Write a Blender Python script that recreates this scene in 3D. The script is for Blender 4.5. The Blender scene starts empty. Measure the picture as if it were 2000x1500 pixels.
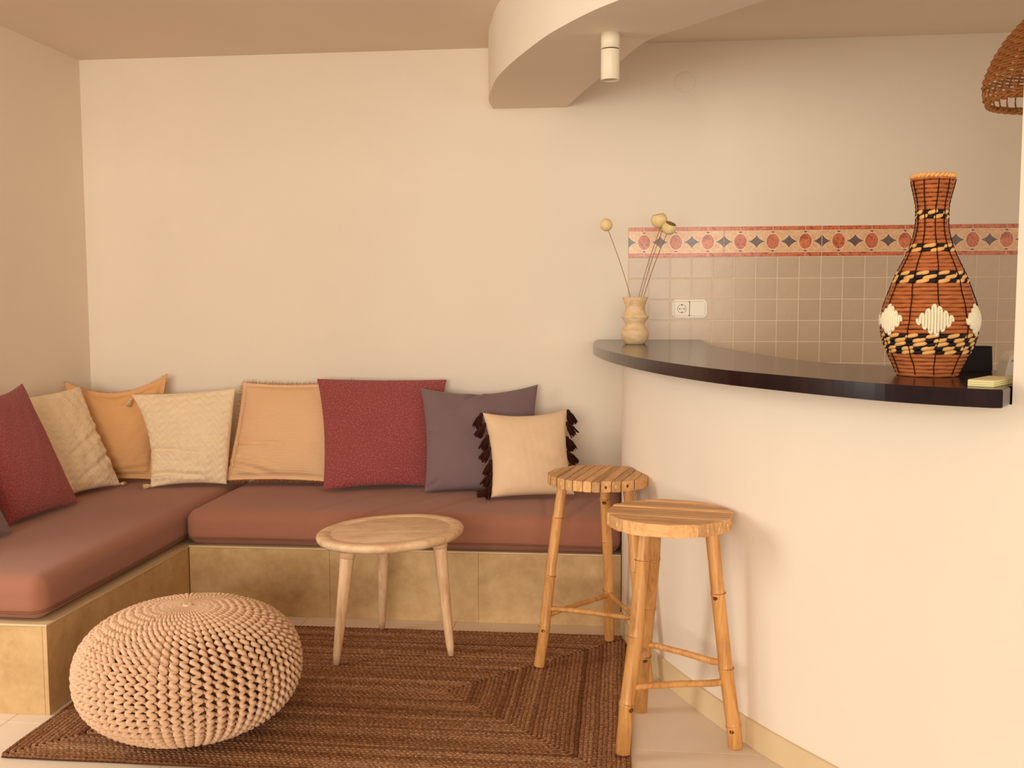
import bpy, bmesh, math, random
import numpy as np
from mathutils import Vector, Matrix
random.seed(7)
RNG = np.random.default_rng(11)

# ------------------------------------------------------------------ camera, world, lights, exposure
scn = bpy.context.scene
COL = scn.collection
CAM_D, CAM_H, FPX = 4.702, 1.27, 2000.0
YAW, PITCH, ROLL = math.radians(6.2), math.atan(165.0 / 2000.0), 0.003
Fv = Vector((-math.sin(YAW) * math.cos(PITCH), math.cos(YAW) * math.cos(PITCH), -math.sin(PITCH)))
Rv = Vector((math.cos(YAW), math.sin(YAW), 0))
Uv = Rv.cross(Fv)
R2 = Rv * math.cos(ROLL) - Uv * math.sin(ROLL)
U2 = Uv * math.cos(ROLL) + Rv * math.sin(ROLL)
cd = bpy.data.cameras.new('camera')
cam = bpy.data.objects.new('camera', cd)
COL.objects.link(cam)
cd.sensor_fit = 'HORIZONTAL'
cd.sensor_width = 36.0
cd.lens = 36.0 * FPX / 2000.0
cd.clip_start = 0.05
M = Matrix((R2, U2, -Fv)).transposed().to_4x4()
M.translation = Vector((0, -CAM_D, CAM_H))
cam.matrix_world = M
scn.camera = cam

w = bpy.data.worlds.new('world')
scn.world = w
w.use_nodes = True
bg = w.node_tree.nodes['Background']
bg.inputs[0].default_value = (1.0, 0.90, 0.77, 1)
bg.inputs[1].default_value = 0.44


def area(name, loc, target, sx, sy, power, col):
    l = bpy.data.lights.new(name, 'AREA')
    l.shape = 'RECTANGLE'
    l.size, l.size_y = sx, sy
    l.energy = power
    l.color = col
    o = bpy.data.objects.new(name, l)
    COL.objects.link(o)
    o.location = loc
    o.rotation_euler = (Vector(target) - Vector(loc)).to_track_quat('-Z', 'Y').to_euler()
    return o


# daylight through the terrace door in the left wall (outside the frame)
area('daylight_side_door', (-3.4, -2.60, 1.65), (0.2, -1.80, 0.8), 1.0, 1.6, 41, (1.0, 0.97, 0.89))
# daylight from the wide opening behind the photographer
area('daylight_room_opening', (-0.5, -11.0, 1.75), (0.0, -0.5, 1.2), 5.0, 2.4, 480, (1.0, 0.92, 0.78))
# unseen fill light added behind the pier to brighten the kitchen side
area('kitchen_fill_light', (2.35, -2.3, 1.45), (0.2, -0.6, 1.9), 1.0, 1.0, 5.5, (1.0, 0.90, 0.74))

scn.view_settings.view_transform = 'Standard'
scn.view_settings.look = 'None'
scn.view_settings.exposure = 0.10
scn.view_settings.gamma = 1.0
scn.view_settings.use_curve_mapping = False


# ------------------------------------------------------------------ materials
def lin(c):
    def f(v):
        v /= 255.0
        return v / 12.92 if v <= 0.04045 else ((v + 0.055) / 1.055) ** 2.4
    return (f(c[0]), f(c[1]), f(c[2]), 1.0)


class NT:
    def __init__(s, name, rough=0.7, spec=0.3):
        s.m = bpy.data.materials.new(name)
        s.m.use_nodes = True
        s.t = s.m.node_tree
        s.b = s.t.nodes['Principled BSDF']
        s.b.inputs['Roughness'].default_value = rough
        s.b.inputs['Specular IOR Level'].default_value = spec

    def n(s, typ, **kw):
        nd = s.t.nodes.new(typ)
        for k, v in kw.items():
            setattr(nd, k, v)
        return nd

    def link(s, a, b):
        s.t.links.new(a, b)

    def coord(s, kind='Object', scale=(1, 1, 1), rot=(0, 0, 0)):
        c = s.n('ShaderNodeTexCoord')
        mp = s.n('ShaderNodeMapping')
        mp.inputs['Scale'].default_value = scale
        mp.inputs['Rotation'].default_value = rot
        s.link(c.outputs[kind], mp.inputs['Vector'])
        return mp.outputs[0]

    def noise(s, vec, scale, detail=4, rough=0.6, dist=0.0):
        nd = s.n('ShaderNodeTexNoise')
        nd.inputs['Scale'].default_value = scale
        nd.inputs['Detail'].default_value = detail
        nd.inputs['Roughness'].default_value = rough
        nd.inputs['Distortion'].default_value = dist
        s.link(vec, nd.inputs['Vector'])
        return nd.outputs['Fac']

    def ramp(s, fac, stops):
        r = s.n('ShaderNodeValToRGB')
        e = r.color_ramp.elements
        while len(e) < len(stops):
            e.new(0.5)
        for i, (p, c) in enumerate(stops):
            e[i].position = p
            e[i].color = c
        s.link(fac, r.inputs[0])
        return r.outputs[0]

    def mix(s, fac, a, b, blend='MIX'):
        m = s.n('ShaderNodeMix', data_type='RGBA', blend_type=blend)
        for inp, v in ((m.inputs[0], fac), (m.inputs[6], a), (m.inputs[7], b)):
            if hasattr(v, 'is_output'):
                s.link(v, inp)
            else:
                inp.default_value = v
        return m.outputs[2]

    def math(s, op, a, b=None, c=None):
        m = s.n('ShaderNodeMath', operation=op)
        for i, v in enumerate((a, b, c)):
            if v is None:
                continue
            if hasattr(v, 'is_output'):
                s.link(v, m.inputs[i])
            else:
                m.inputs[i].default_value = v
        return m.outputs[0]

    def bump(s, h, strength=0.3, dist=0.002):
        b = s.n('ShaderNodeBump')
        b.inputs['Strength'].default_value = strength
        b.inputs['Distance'].default_value = dist
        s.link(h, b.inputs['Height'])
        s.link(b.outputs[0], s.b.inputs['Normal'])

    def color(s, c):
        if hasattr(c, 'is_output'):
            s.link(c, s.b.inputs['Base Color'])
        else:
            s.b.inputs['Base Color'].default_value = c

    def rnd(s):
        return s.n('ShaderNodeObjectInfo').outputs['Random']


def scl(c, k):
    return (min(1, c[0] * k), min(1, c[1] * k), min(1, c[2] * k), 1.0)


def mottled(name, c, var=0.12, scale=8, rough=0.7, spec=0.3, bscale=60, bstr=0.2, bdist=0.002, stretch=(1, 1, 1), rnd=0.0):
    t = NT(name, rough, spec)
    v = t.coord('Object', stretch)
    f = t.noise(v, scale, 5)
    col = t.ramp(f, [(0.25, scl(c, 1 - var)), (0.75, scl(c, 1 + var))])
    if rnd:
        k = t.math('MULTIPLY_ADD', t.rnd(), 2 * rnd, 1 - rnd)
        cc = t.n('ShaderNodeCombineColor')
        for i in range(3):
            t.link(k, cc.inputs[i])
        col = t.mix(1.0, col, cc.outputs[0], 'MULTIPLY')
    t.color(col)
    if bstr:
        t.bump(t.noise(v, bscale, 3), bstr, bdist)
    return t.m


WALLC = lin((242, 227, 208))
M_wall = mottled('plaster_wall', WALLC, 0.02, 2.0, 0.9, 0.1, 130, 0.12, 0.002)
M_ceil = mottled('plaster_ceiling', lin((238, 222, 204)), 0.02, 2.0, 0.95, 0.05, 130, 0.10, 0.002)
M_floor = mottled('floor_tile_stone', lin((228, 208, 186)), 0.06, 3.0, 0.35, 0.4, 20, 0.02, 0.001)
M_grout = mottled('grout', lin((208, 180, 150)), 0.05, 20, 0.9, 0.1, 90, 0.2)
M_base = mottled('baseboard_stone', lin((226, 200, 158)), 0.05, 6, 0.4, 0.4, 20, 0.02)


def stone_mat():
    t = NT('bench_limestone', 0.45, 0.35)
    v = t.coord('Object')
    a = t.noise(v, 3.5, 6, 0.65, 0.4)
    b = t.noise(v, 22, 5)
    c1 = t.ramp(a, [(0.3, lin((184, 144, 92))), (0.55, lin((212, 174, 122))), (0.8, lin((220, 186, 138)))])
    c2 = t.mix(0.25, c1, t.ramp(b, [(0.35, lin((160, 120, 76))), (0.7, lin((226, 196, 150)))]))
    t.color(c2)
    t.bump(b, 0.05, 0.001)
    return t.m


M_stone = stone_mat()
M_stone_edge = mottled('bench_slab_stone', lin((216, 188, 146)), 0.06, 8, 0.4, 0.4, 30, 0.03)


def weave_mat(name, c, var=0.1, freq=900, fleck=0.0, fleck_col=None, rough=0.95, bstr=0.25, low=3.0, kind='UV'):
    t = NT(name, rough, 0.08)
    v = t.coord(kind)
    w1 = t.n('ShaderNodeTexWave', wave_type='BANDS', bands_direction='X')
    w2 = t.n('ShaderNodeTexWave', wave_type='BANDS', bands_direction='Y')
    for wv in (w1, w2):
        wv.inputs['Scale'].default_value = freq
        wv.inputs['Distortion'].default_value = 1.5
        wv.inputs['Detail'].default_value = 2
        wv.inputs['Detail Scale'].default_value = 4
        t.link(v, wv.inputs['Vector'])
    h = t.math('MULTIPLY', w1.outputs['Fac'], w2.outputs['Fac'])
    f = t.noise(v, low, 4)
    col = t.ramp(f, [(0.3, scl(c, 1 - var)), (0.7, scl(c, 1 + var))])
    if fleck:
        g = t.noise(v, 75, 3, 0.8)
        g2 = t.math('SMOOTH_MIN', 1.0, t.math('MULTIPLY', t.math('MAXIMUM', t.math('SUBTRACT', g, 0.5), 0.0), 7.0), 0.1)
        col = t.mix(t.math('MULTIPLY', g2, fleck), col, fleck_col)
        g3 = t.noise(v, 110, 2, 0.8)
        dk = t.math('MULTIPLY', t.math('MAXIMUM', t.math('SUBTRACT', 0.47, g3), 0.0), 4.0)
        col = t.mix(t.math('MINIMUM', dk, 0.6), col, scl(c, 0.45))
    col = t.mix(t.math('MULTIPLY', h, 0.22), scl(c, 0.86) if False else col, scl(c, 1.25))
    t.color(col)
    t.bump(h, bstr, 0.0015)
    t.b.inputs['Sheen Weight'].default_value = 0.15
    t.b.inputs['Sheen Roughness'].default_value = 0.6
    return t.m


M_seat = weave_mat('seat_canvas', lin((160, 106, 84)), 0.05, 260, bstr=0.10, kind='Object', low=2.5)
M_pipe = mottled('seat_piping', lin((132, 88, 70)), 0.06, 30, 0.95, 0.05, 300, 0.2)
M_red = weave_mat('red_tweed', lin((150, 70, 70)), 0.06, 60, 0.75, lin((202, 124, 116)))
M_grey = weave_mat('mauve_grey_cotton', lin((128, 104, 106)), 0.04, 110, bstr=0.10)
M_cream = weave_mat('cream_tufted', lin((248, 221, 185)), 0.04, 45, bstr=0.35)
M_linen = weave_mat('cream_linen', lin((238, 204, 166)), 0.05, 50, bstr=0.25)


def muslin(name, c):
    t = NT(name, 0.95, 0.06)
    v = t.coord('UV')
    wv = t.n('ShaderNodeTexWave', wave_type='BANDS', bands_direction='Y')
    wv.inputs['Scale'].default_value = 13
    wv.inputs['Distortion'].default_value = 2.5
    wv.inputs['Detail'].default_value = 3
    wv.inputs['Detail Scale'].default_value = 3
    t.link(v, wv.inputs['Vector'])
    wx = t.n('ShaderNodeTexWave', wave_type='BANDS', bands_direction='X')
    wx.inputs['Scale'].default_value = 14
    wx.inputs['Distortion'].default_value = 3
    t.link(v, wx.inputs['Vector'])
    h = t.math('MULTIPLY_ADD', wx.outputs['Fac'], 0.35, wv.outputs['Fac'])
    t.color(t.mix(t.math('MULTIPLY', h, 0.5), scl(c, 0.94), scl(c, 1.06)))
    t.bump(h, 0.22, 0.003)
    return t.m


M_tan = muslin('tan_muslin', lin((238, 194, 150)))
M_ochre = muslin('ochre_muslin', lin((230, 176, 122)))
M_fringe = mottled('tan_fringe', lin((200, 142, 98)), 0.15, 60, 1.0, 0.02, 300, 0.1)
M_tassel = mottled('dark_brown_tassel', lin((66, 36, 28)), 0.35, 90, 0.95, 0.05, 300, 0.2, stretch=(1, 1, 0.2))
M_creamtassel = mottled('cream_tassel', lin((226, 196, 152)), 0.15, 90, 0.95, 0.05, 300, 0.2)
M_yarn = mottled('beige_yarn', lin((222, 182, 148)), 0.08, 40, 0.95, 0.05, 500, 0.3, 0.001)
M_core = mottled('pouf_inner', lin((92, 60, 40)), 0.1, 40, 1.0, 0.02, 200, 0.2)


def jute():
    t = NT('jute_braid', 0.95, 0.06)
    at = t.n('ShaderNodeAttribute', attribute_name='strand')
    v = t.coord('Object')
    f = t.noise(v, 160, 4, 0.75)
    f2 = t.noise(v, 9, 3)
    c = t.ramp(at.outputs['Fac'], [(0.0, lin((86, 50, 28))), (0.5, lin((156, 108, 74))), (1.0, lin((204, 156, 118)))])
    fk = t.math('MINIMUM', t.math('MAXIMUM', t.math('MULTIPLY_ADD', f, 5.0, -2.1), 0.0), 1.0)
    c = t.mix(t.math('MULTIPLY', fk, 0.75), c, lin((70, 40, 24)), 'MIX')
    c = t.mix(t.math('MULTIPLY', f2, 0.30), c, lin((150, 104, 72)))
    t.color(c)
    t.bump(f, 0.6, 0.002)
    return t.m


M_jute = jute()


def wood_mat(name, c1, c2, stretch, scale=6, rough=0.55, spec=0.3, rnd=0.0, dots=False):
    t = NT(name, rough, spec)
    v = t.coord('Object', stretch)
    f = t.noise(v, scale, 6, 0.6, 0.8)
    f2 = t.noise(v, scale * 6, 4, 0.6)
    g = t.math('MULTIPLY_ADD', f2, 0.35, t.math('MULTIPLY', f, 0.75))
    col = t.ramp(g, [(0.36, c1), (0.62, c2)])
    if rnd:
        k = t.math('MULTIPLY_ADD', t.rnd(), 2 * rnd, 1 - rnd)
        cc = t.n('ShaderNodeCombineColor')
        for i in range(3):
            t.link(k, cc.inputs[i])
        col = t.mix(1.0, col, cc.outputs[0], 'MULTIPLY')
    t.color(col)
    if dots:
        vo = t.n('ShaderNodeTexVoronoi', feature='F1')
        vo.inputs['Scale'].default_value = 130
        vo.inputs['Randomness'].default_value = 0.15
        t.link(t.coord('Object'), vo.inputs['Vector'])
        t.color(t.mix(t.math('LESS_THAN', vo.outputs['Distance'], 0.30), col, t.mix(1.0, col, (0.72, 0.66, 0.60, 1), 'MULTIPLY')))
        t.bump(vo.outputs['Distance'], 0.7, 0.002)
    else:
        t.bump(f2, 0.12, 0.001)
    return t.m


M_table = wood_mat('mango_wood', lin((204, 152, 108)), lin((238, 202, 162)), (1.2, 5, 1.2), 4, 0.5, 0.35)
M_tableinlay = wood_mat('mango_wood_carved', lin((206, 156, 114)), lin((238, 204, 166)), (1.2, 5, 1.2), 4, 0.5, 0.35, dots=True)
M_tleg = wood_mat('mango_wood_leg', lin((200, 146, 100)), lin((236, 196, 154)), (6, 6, 0.8), 4, 0.5, 0.35)
M_bam = wood_mat('bamboo_pole', lin((172, 110, 52)), lin((216, 158, 92)), (8, 8, 0.7), 4, 0.38, 0.45, 0.12)
M_bamdark = wood_mat('bamboo_node', lin((120, 70, 34)), lin((176, 116, 62)), (8, 8, 3), 6, 0.5, 0.3)
M_slat = wood_mat('bamboo_slat', lin((176, 122, 74)), lin((224, 172, 116)), (1.0, 14, 4), 3.5, 0.5, 0.3, 0.22)
M_pith = mottled('bamboo_pith', lin((226, 184, 128)), 0.1, 60, 0.8, 0.1)
M_knot = mottled('bamboo_knot', lin((112, 66, 34)), 0.3, 60, 0.8, 0.1)


def counter_mat():
    t = NT('dark_lacquered_wood', 0.18, 0.35)
    v = t.coord('Object', (2, 12, 2))
    f = t.noise(v, 3, 6, 0.6, 0.5)
    t.color(t.ramp(f, [(0.3, lin((22, 8, 9))), (0.7, lin((44, 18, 18)))]))
    t.b.inputs['Coat Weight'].default_value = 0.0
    t.b.inputs['Coat Roughness'].default_value = 0.08
    t.bump(t.noise(t.coord('Object'), 18, 3), 0.03, 0.001)
    return t.m


M_counter = counter_mat()
M_tile = mottled('kitchen_tile_glaze', lin((202, 174, 146)), 0.08, 14, 0.3, 0.45, 25, 0.04, 0.001, rnd=0.04)
M_tilegrout = mottled('kitchen_grout', lin((236, 216, 192)), 0.03, 30, 0.9, 0.1, 80, 0.1)


def listello():
    t = NT('border_tile_glaze', 0.28, 0.45)
    tc = t.n('ShaderNodeTexCoord')
    sp = t.n('ShaderNodeSeparateXYZ')
    t.link(tc.outputs['Object'], sp.inputs[0])
    x, z = sp.outputs['X'], sp.outputs['Z']
    az = t.math('ABSOLUTE', z)
    cell = 0.1415
    cx = t.math('ABSOLUTE', t.math('WRAP', x, cell / 2, -cell / 2))
    sx = t.math('SUBTRACT', cell / 2, cx)
    nz = t.noise(tc.outputs['Object'], 45, 5, 0.65, 1.5)
    peach = t.ramp(nz, [(0.3, lin((218, 158, 106))), (0.7, lin((246, 204, 156)))])
    rust = t.ramp(nz, [(0.34, lin((128, 52, 30))), (0.46, lin((208, 104, 58))), (0.7, lin((228, 134, 86)))])
    slate = t.ramp(nz, [(0.3, lin((84, 58, 56))), (0.7, lin((128, 98, 92)))])
    line = lin((244, 208, 170))

    def ell(a, b, rx, rz, off=0.0):
        p = t.math('POWER', t.math('DIVIDE', a, rx), 2.0)
        q = t.math('POWER', t.math('DIVIDE', t.math('SUBTRACT', b, off) if off else b, rz), 2.0)
        return t.math('ADD', p, q)

    def less(v, k):
        return t.math('LESS_THAN', v, k)
    col = peach
    big = ell(cx, az, 0.066, 0.052)
    ring = t.math('MULTIPLY', less(big, 1.0), t.math('GREATER_THAN', big, 0.93))
    col = t.mix(ring, col, line)
    e = ell(cx, az, 0.0275, 0.0335)
    col = t.mix(less(e, 1.25), col, line)
    col = t.mix(less(e, 1.0), col, rust)
    ast = t.math('ADD', t.math('POWER', t.math('DIVIDE', sx, 0.040), 0.68), t.math('POWER', t.math('DIVIDE', az, 0.031), 0.68))
    col = t.mix(less(ast, 1.12), col, line)
    col = t.mix(less(ast, 1.0), col, slate)
    d = ell(cx, az, 0.0065, 0.0035, 0.0415)
    col = t.mix(less(d, 1.0), col, slate)
    col = t.mix(t.math('GREATER_THAN', az, 0.0465), col, line)
    col = t.mix(t.math('GREATER_THAN', az, 0.0485), col, rust)
    gap = t.math('MULTIPLY', t.math('GREATER_THAN', az, 0.0485), less(cx, 0.0009))
    col = t.mix(gap, col, line)
    t.color(col)
    return t.m


M_listello = listello()
M_white = mottled('white_plastic', lin((244, 232, 212)), 0.01, 5, 0.4, 0.4, 60, 0.0)
M_paint = mottled('cream_metal_paint', lin((240, 224, 198)), 0.01, 5, 0.45, 0.4, 60, 0.0)
M_dark = mottled('dark_gap', lin((40, 30, 26)), 0.05, 5, 0.6, 0.2, 60, 0.0)
M_black = mottled('black_plastic', lin((24, 14, 14)), 0.1, 20, 0.5, 0.3, 60, 0.0)
M_greyink = mottled('grey_print', lin((120, 108, 96)), 0.02, 5, 0.6, 0.2, 60, 0.0)
M_pad = mottled('pale_yellow_paper', lin((240, 226, 168)), 0.04, 60, 0.8, 0.1, 200, 0.1, stretch=(1, 1, 20))
M_padtop = mottled('pale_card', lin((230, 214, 168)), 0.03, 20, 0.7, 0.2, 100, 0.05)
M_vasewood = wood_mat('pale_turned_wood', lin((214, 172, 124)), lin((240, 206, 162)), (3, 3, 9), 5, 0.55, 0.3)
M_pod = mottled('dried_pod', lin((242, 214, 158)), 0.1, 50, 0.8, 0.1, 200, 0.15)
M_podin = mottled('dried_pod_inside', lin((190, 138, 72)), 0.15, 60, 0.9, 0.05, 200, 0.2)
M_stem = mottled('dried_stem', lin((150, 104, 58)), 0.15, 40, 0.8, 0.1, 100, 0.1)
M_rattan = mottled('orange_rattan', lin((178, 100, 52)), 0.30, 30, 0.55, 0.3, 120, 0.25, 0.001, stretch=(1, 1, 4))
M_natural = mottled('natural_rattan', lin((232, 176, 104)), 0.15, 60, 0.55, 0.3, 120, 0.2, 0.001)
M_cordblack = mottled('black_cord', lin((26, 20, 24)), 0.15, 60, 0.6, 0.25, 120, 0.2, 0.001)
M_stitch = mottled('dark_stitch', lin((48, 22, 16)), 0.15, 60, 0.8, 0.1, 120, 0.2, 0.001)
M_creamcord = mottled('cream_cord', lin((246, 232, 200)), 0.06, 60, 0.85, 0.1, 160, 0.3, 0.001)
M_wicker = mottled('brown_wicker', lin((176, 112, 58)), 0.25, 50, 0.65, 0.25, 150, 0.3, 0.001)


# ------------------------------------------------------------------ mesh helpers
def mesh(name, verts, faces, smooth=False):
    me = bpy.data.meshes.new(name)
    me.from_pydata([tuple(map(float, v)) for v in verts], [], [tuple(map(int, f)) for f in faces])
    me.update()
    if smooth:
        me.polygons.foreach_set('use_smooth', [True] * len(me.polygons))
    return me


def obj(name, me, mat, parent=None, loc=None, rot=None):
    o = bpy.data.objects.new(name, me)
    COL.objects.link(o)
    if mat is not None and not me.materials:
        me.materials.append(mat)
    if loc is not None:
        o.location = loc
    if rot is not None:
        o.rotation_euler = rot
    if parent is not None:
        o.parent = parent
    return o


def tag(o, label, cat, group=None):
    o['label'] = label
    o['category'] = cat
    if group:
        o['group'] = group
    return o


def struct(o):
    o['kind'] = 'structure'
    return o


def thing(name, label, cat, loc=(0, 0, 0), rz=0.0, group=None):
    o = bpy.data.objects.new(name, None)
    COL.objects.link(o)
    o.empty_display_size = 0.05
    o.location = loc
    o.rotation_euler = (0, 0, rz)
    return tag(o, label, cat, group)


def bm_mesh(bm, name, smooth=False):
    me = bpy.data.meshes.new(name)
    bmesh.ops.recalc_face_normals(bm, faces=bm.faces)
    bm.to_mesh(me)
    bm.free()
    if smooth:
        me.polygons.foreach_set('use_smooth', [True] * len(me.polygons))
    return me


def box_mesh(name, x0, x1, y0, y1, z0, z1, bev=0.0, seg=2):
    bm = bmesh.new()
    bmesh.ops.create_cube(bm, size=1.0)
    for v in bm.verts:
        v.co = Vector(((x0 + x1) / 2 + v.co.x * (x1 - x0), (y0 + y1) / 2 + v.co.y * (y1 - y0), (z0 + z1) / 2 + v.co.z * (z1 - z0)))
    if bev:
        bmesh.ops.bevel(bm, geom=list(bm.edges), offset=bev, segments=seg, profile=0.5, affect='EDGES')
    return bm_mesh(bm, name)


def prism_mesh(name, pts, z0, z1, bev=0.0, seg=2):
    bm = bmesh.new()
    lo = [bm.verts.new((p[0], p[1], z0)) for p in pts]
    hi = [bm.verts.new((p[0], p[1], z1)) for p in pts]
    n = len(pts)
    bm.faces.new(hi)
    bm.faces.new(lo[::-1])
    for i in range(n):
        bm.faces.new((lo[i], lo[(i + 1) % n], hi[(i + 1) % n], hi[i]))
    if bev:
        bm.edges.ensure_lookup_table()
        ed = [e for e in bm.edges if abs(e.verts[0].co.z - e.verts[1].co.z) < 1e-6]
        bmesh.ops.bevel(bm, geom=ed, offset=bev, segments=seg, profile=0.5, affect='EDGES')
    return bm_mesh(bm, name)


def lathe_mesh(name, prof, seg=48, smooth=True, cap=True):
    vs, fs = [], []
    n = len(prof)
    for i in range(seg):
        a = 2 * math.pi * i / seg
        for r, z in prof:
            vs.append((r * math.cos(a), r * math.sin(a), z))
    for i in range(seg):
        j = (i + 1) % seg
        for k in range(n - 1):
            fs.append((i * n + k, j * n + k, j * n + k + 1, i * n + k + 1))
    if cap:
        if prof[0][0] > 1e-6:
            fs.append([i * n for i in range(seg)][::-1])
        if prof[-1][0] > 1e-6:
            fs.append([i * n + n - 1 for i in range(seg)])
    return mesh(name, vs, fs, smooth)


class Tubes:
    """collects tubes into one mesh"""

    def __init__(s):
        s.v, s.f, s.n = [], [], 0

    def add(s, P, r, sides=6, closed=False, up=None, cap=True):
        P = np.asarray(P, float)
        m = len(P)
        r = np.broadcast_to(np.asarray(r, float), (m,))
        if closed:
            T = np.roll(P, -1, 0) - np.roll(P, 1, 0)
        else:
            T = np.gradient(P, axis=0)
        T /= np.linalg.norm(T, axis=1, keepdims=True) + 1e-12
        if up is None:
            ref = np.array([0, 0, 1.0]) if abs(T[:, 2]).mean() < 0.8 else np.array([1.0, 0, 0])
            up = np.broadcast_to(ref, (m, 3))
        B = np.cross(T, up)
        B /= np.linalg.norm(B, axis=1, keepdims=True) + 1e-12
        N = np.cross(B, T)
        a = np.linspace(0, 2 * np.pi, sides, endpoint=False)
        V = P[:, None, :] + r[:, None, None] * (np.cos(a)[None, :, None] * B[:, None, :] + np.sin(a)[None, :, None] * N[:, None, :])
        s.v.append(V.reshape(-1, 3))
        i = np.arange(m if closed else m - 1)[:, None]
        k = np.arange(sides)[None, :]
        i2 = (i + 1) % m
        k2 = (k + 1) % sides
        F = np.stack([i * sides + k, i2 * sides + k, i2 * sides + k2, i * sides + k2], -1).reshape(-1, 4) + s.n
        s.f.extend(F.tolist())
        if cap and not closed:
            s.f.append([s.n + q for q in range(sides)])
            s.f.append([s.n + (m - 1) * sides + q for q in range(sides)][::-1])
        s.n += m * sides

    def mesh(s, name, smooth=True):
        return mesh(name, np.concatenate(s.v), s.f, smooth)


def catmull(pts, k=8, closed=False):
    P = [np.array(p, float) for p in pts]
    n = len(P)
    out = []
    rng = range(n if closed else n - 1)
    for i in rng:
        if closed:
            p0, p1, p2, p3 = P[i - 1], P[i], P[(i + 1) % n], P[(i + 2) % n]
        else:
            p1, p2 = P[i], P[i + 1]
            p0 = P[i - 1] if i > 0 else 2 * p1 - p2
            p3 = P[i + 2] if i + 2 < n else 2 * p2 - p1
        for j in range(k):
            t = j / k
            out.append(0.5 * ((2 * p1) + (-p0 + p2) * t + (2 * p0 - 5 * p1 + 4 * p2 - p3) * t * t + (-p0 + 3 * p1 - 3 * p2 + p3) * t ** 3))
    if not closed:
        out.append(P[-1])
    return np.array(out)


def vnoise(x, y, seed=0):
    """smooth pseudo noise from a few sines"""
    r = np.random.default_rng(seed)
    s = np.zeros_like(x)
    for i in range(7):
        a, b, p = r.normal(), r.normal(), r.uniform(0, 6.28)
        s += np.sin(a * x + b * y + p)
    return s / 3.0


# ------------------------------------------------------------------ room shell
CEIL, XL = 2.404, -2.565
fl = struct(obj('floor', box_mesh('floor', -4.6, 3.0, -5.6, 0.0, -0.12, -0.004), M_grout))
TS = 0.60
tm = box_mesh('floor_tile', 0.0008, TS - 0.0008, 0.0008, TS - 0.0008, -0.004, 0.0, 0.0008, 1)
for i in range(-4, 4):
    for j in range(-7, 0):
        x, y = -0.05 + i * TS, -0.08 + j * TS
        if -2.7 < x < 2.2:
            obj('floor_tile', tm, M_floor, fl, (x, y, 0))

wb = struct(obj('wall_back', box_mesh('wall_back', -2.85, 2.6, 0.0, 0.16, -0.12, CEIL + 0.1), M_wall))
struct(obj('wall_left', box_mesh('wall_left', XL - 0.22, XL, -2.0, 0.0, -0.12, CEIL + 0.1), M_wall))
struct(obj('wall_kitchen', box_mesh('wall_kitchen', 2.4, 2.56, -0.9, 0.0, -0.12, CEIL + 0.1), M_wall))
struct(obj('ceiling', box_mesh('ceiling', -2.85, 2.6, -5.6, 0.16, CEIL, CEIL + 0.12), M_ceil))


def ribbon_offset(P, d):
    T = np.gradient(P, axis=0)
    T /= np.linalg.norm(T, axis=1, keepdims=True)
    N = np.stack([-T[:, 1], T[:, 0]], 1)
    return P + N * d


# low curved bar wall and the pier it runs into
wall_pts = [(0.0, 0.0), (0.0, -0.40), (0.0, -0.80), (0.035, -1.03), (0.131, -1.312), (0.218, -1.52), (0.310, -1.712), (0.390, -1.852), (0.452, -1.952), (0.62, -2.205), (0.804, -2.486)]
WP = catmull(wall_pts, 6)
CT_TOP, CT_BOT = 1.087, 1.049
inner = ribbon_offset(WP, 0.12)
pl = [tuple(p) for p in WP] + [tuple(p) for p in inner[::-1]]
struct(obj('wall_bar', prism_mesh('wall_bar', pl, 0.0, CT_BOT), M_wall))
dv = np.array([0.547, -0.837])
nv = np.array([0.837, 0.547])
c0 = np.array([0.804, -2.486])
c1 = c0 + dv * 1.5
pier = [tuple(c0), tuple(c1), tuple(c1 + nv * 0.13), tuple(c0 + nv * 0.13)]
struct(obj('wall_right', prism_mesh('wall_right', pier, 0.0, CEIL), M_wall))

# baseboard of the bar wall, in stone pieces
def poly_len(P):
    return np.concatenate([[0], np.cumsum(np.linalg.norm(np.diff(P, axis=0), axis=1))])


BP = np.concatenate([WP[WP[:, 1] < -0.80], (c0 + dv * np.linspace(0.1, 1.4, 10)[:, None])])
L = poly_len(BP)
bb = None
cuts = [0.0, 0.50, 1.03, 1.53, 2.03, 2.53, L[-1]]
for a, b in zip(cuts[:-1], cuts[1:]):
    if b - a < 0.05:
        continue
    ss = np.linspace(a + 0.001, b - 0.001, 14)
    Q = np.stack([np.interp(ss, L, BP[:, 0]), np.interp(ss, L, BP[:, 1])], 1)
    O = ribbon_offset(Q, -0.010)
    O2 = ribbon_offset(Q, -0.0005)
    me = prism_mesh('baseboard_piece', [tuple(p) for p in O] + [tuple(p) for p in O2[::-1]], 0.0005, 0.078, 0.0015, 1)
    if bb is None:
        bb = struct(obj('baseboard_right', me, M_base))
    else:
        obj('baseboard_piece', me, M_base, bb)

# curved dropped bulkhead under the ceiling
front = catmull([(-0.594, 0.0), (-0.585, -0.22), (-0.535, -0.48), (-0.490, -0.669), (-0.409, -0.902), (-0.314, -1.134), (-0.231, -1.314), (-0.109, -1.52), (-0.016, -1.643), (0.090, -1.77), (0.32, -2.02), (0.60, -2.29), (0.85, -2.50)], 6)
rear = catmull([(-0.262, 0.0), (-0.145, -0.432), (-0.038, -0.79), (0.071, -1.151), (0.208, -1.336), (0.411, -1.592), (0.65, -1.86), (1.0, -2.25)], 6)
BULK = 2.133
struct(obj('trim_1', prism_mesh('trim_1', [tuple(p) for p in front] + [tuple(p) for p in rear[::-1]], BULK, CEIL, 0.004, 2), M_wall))

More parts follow.
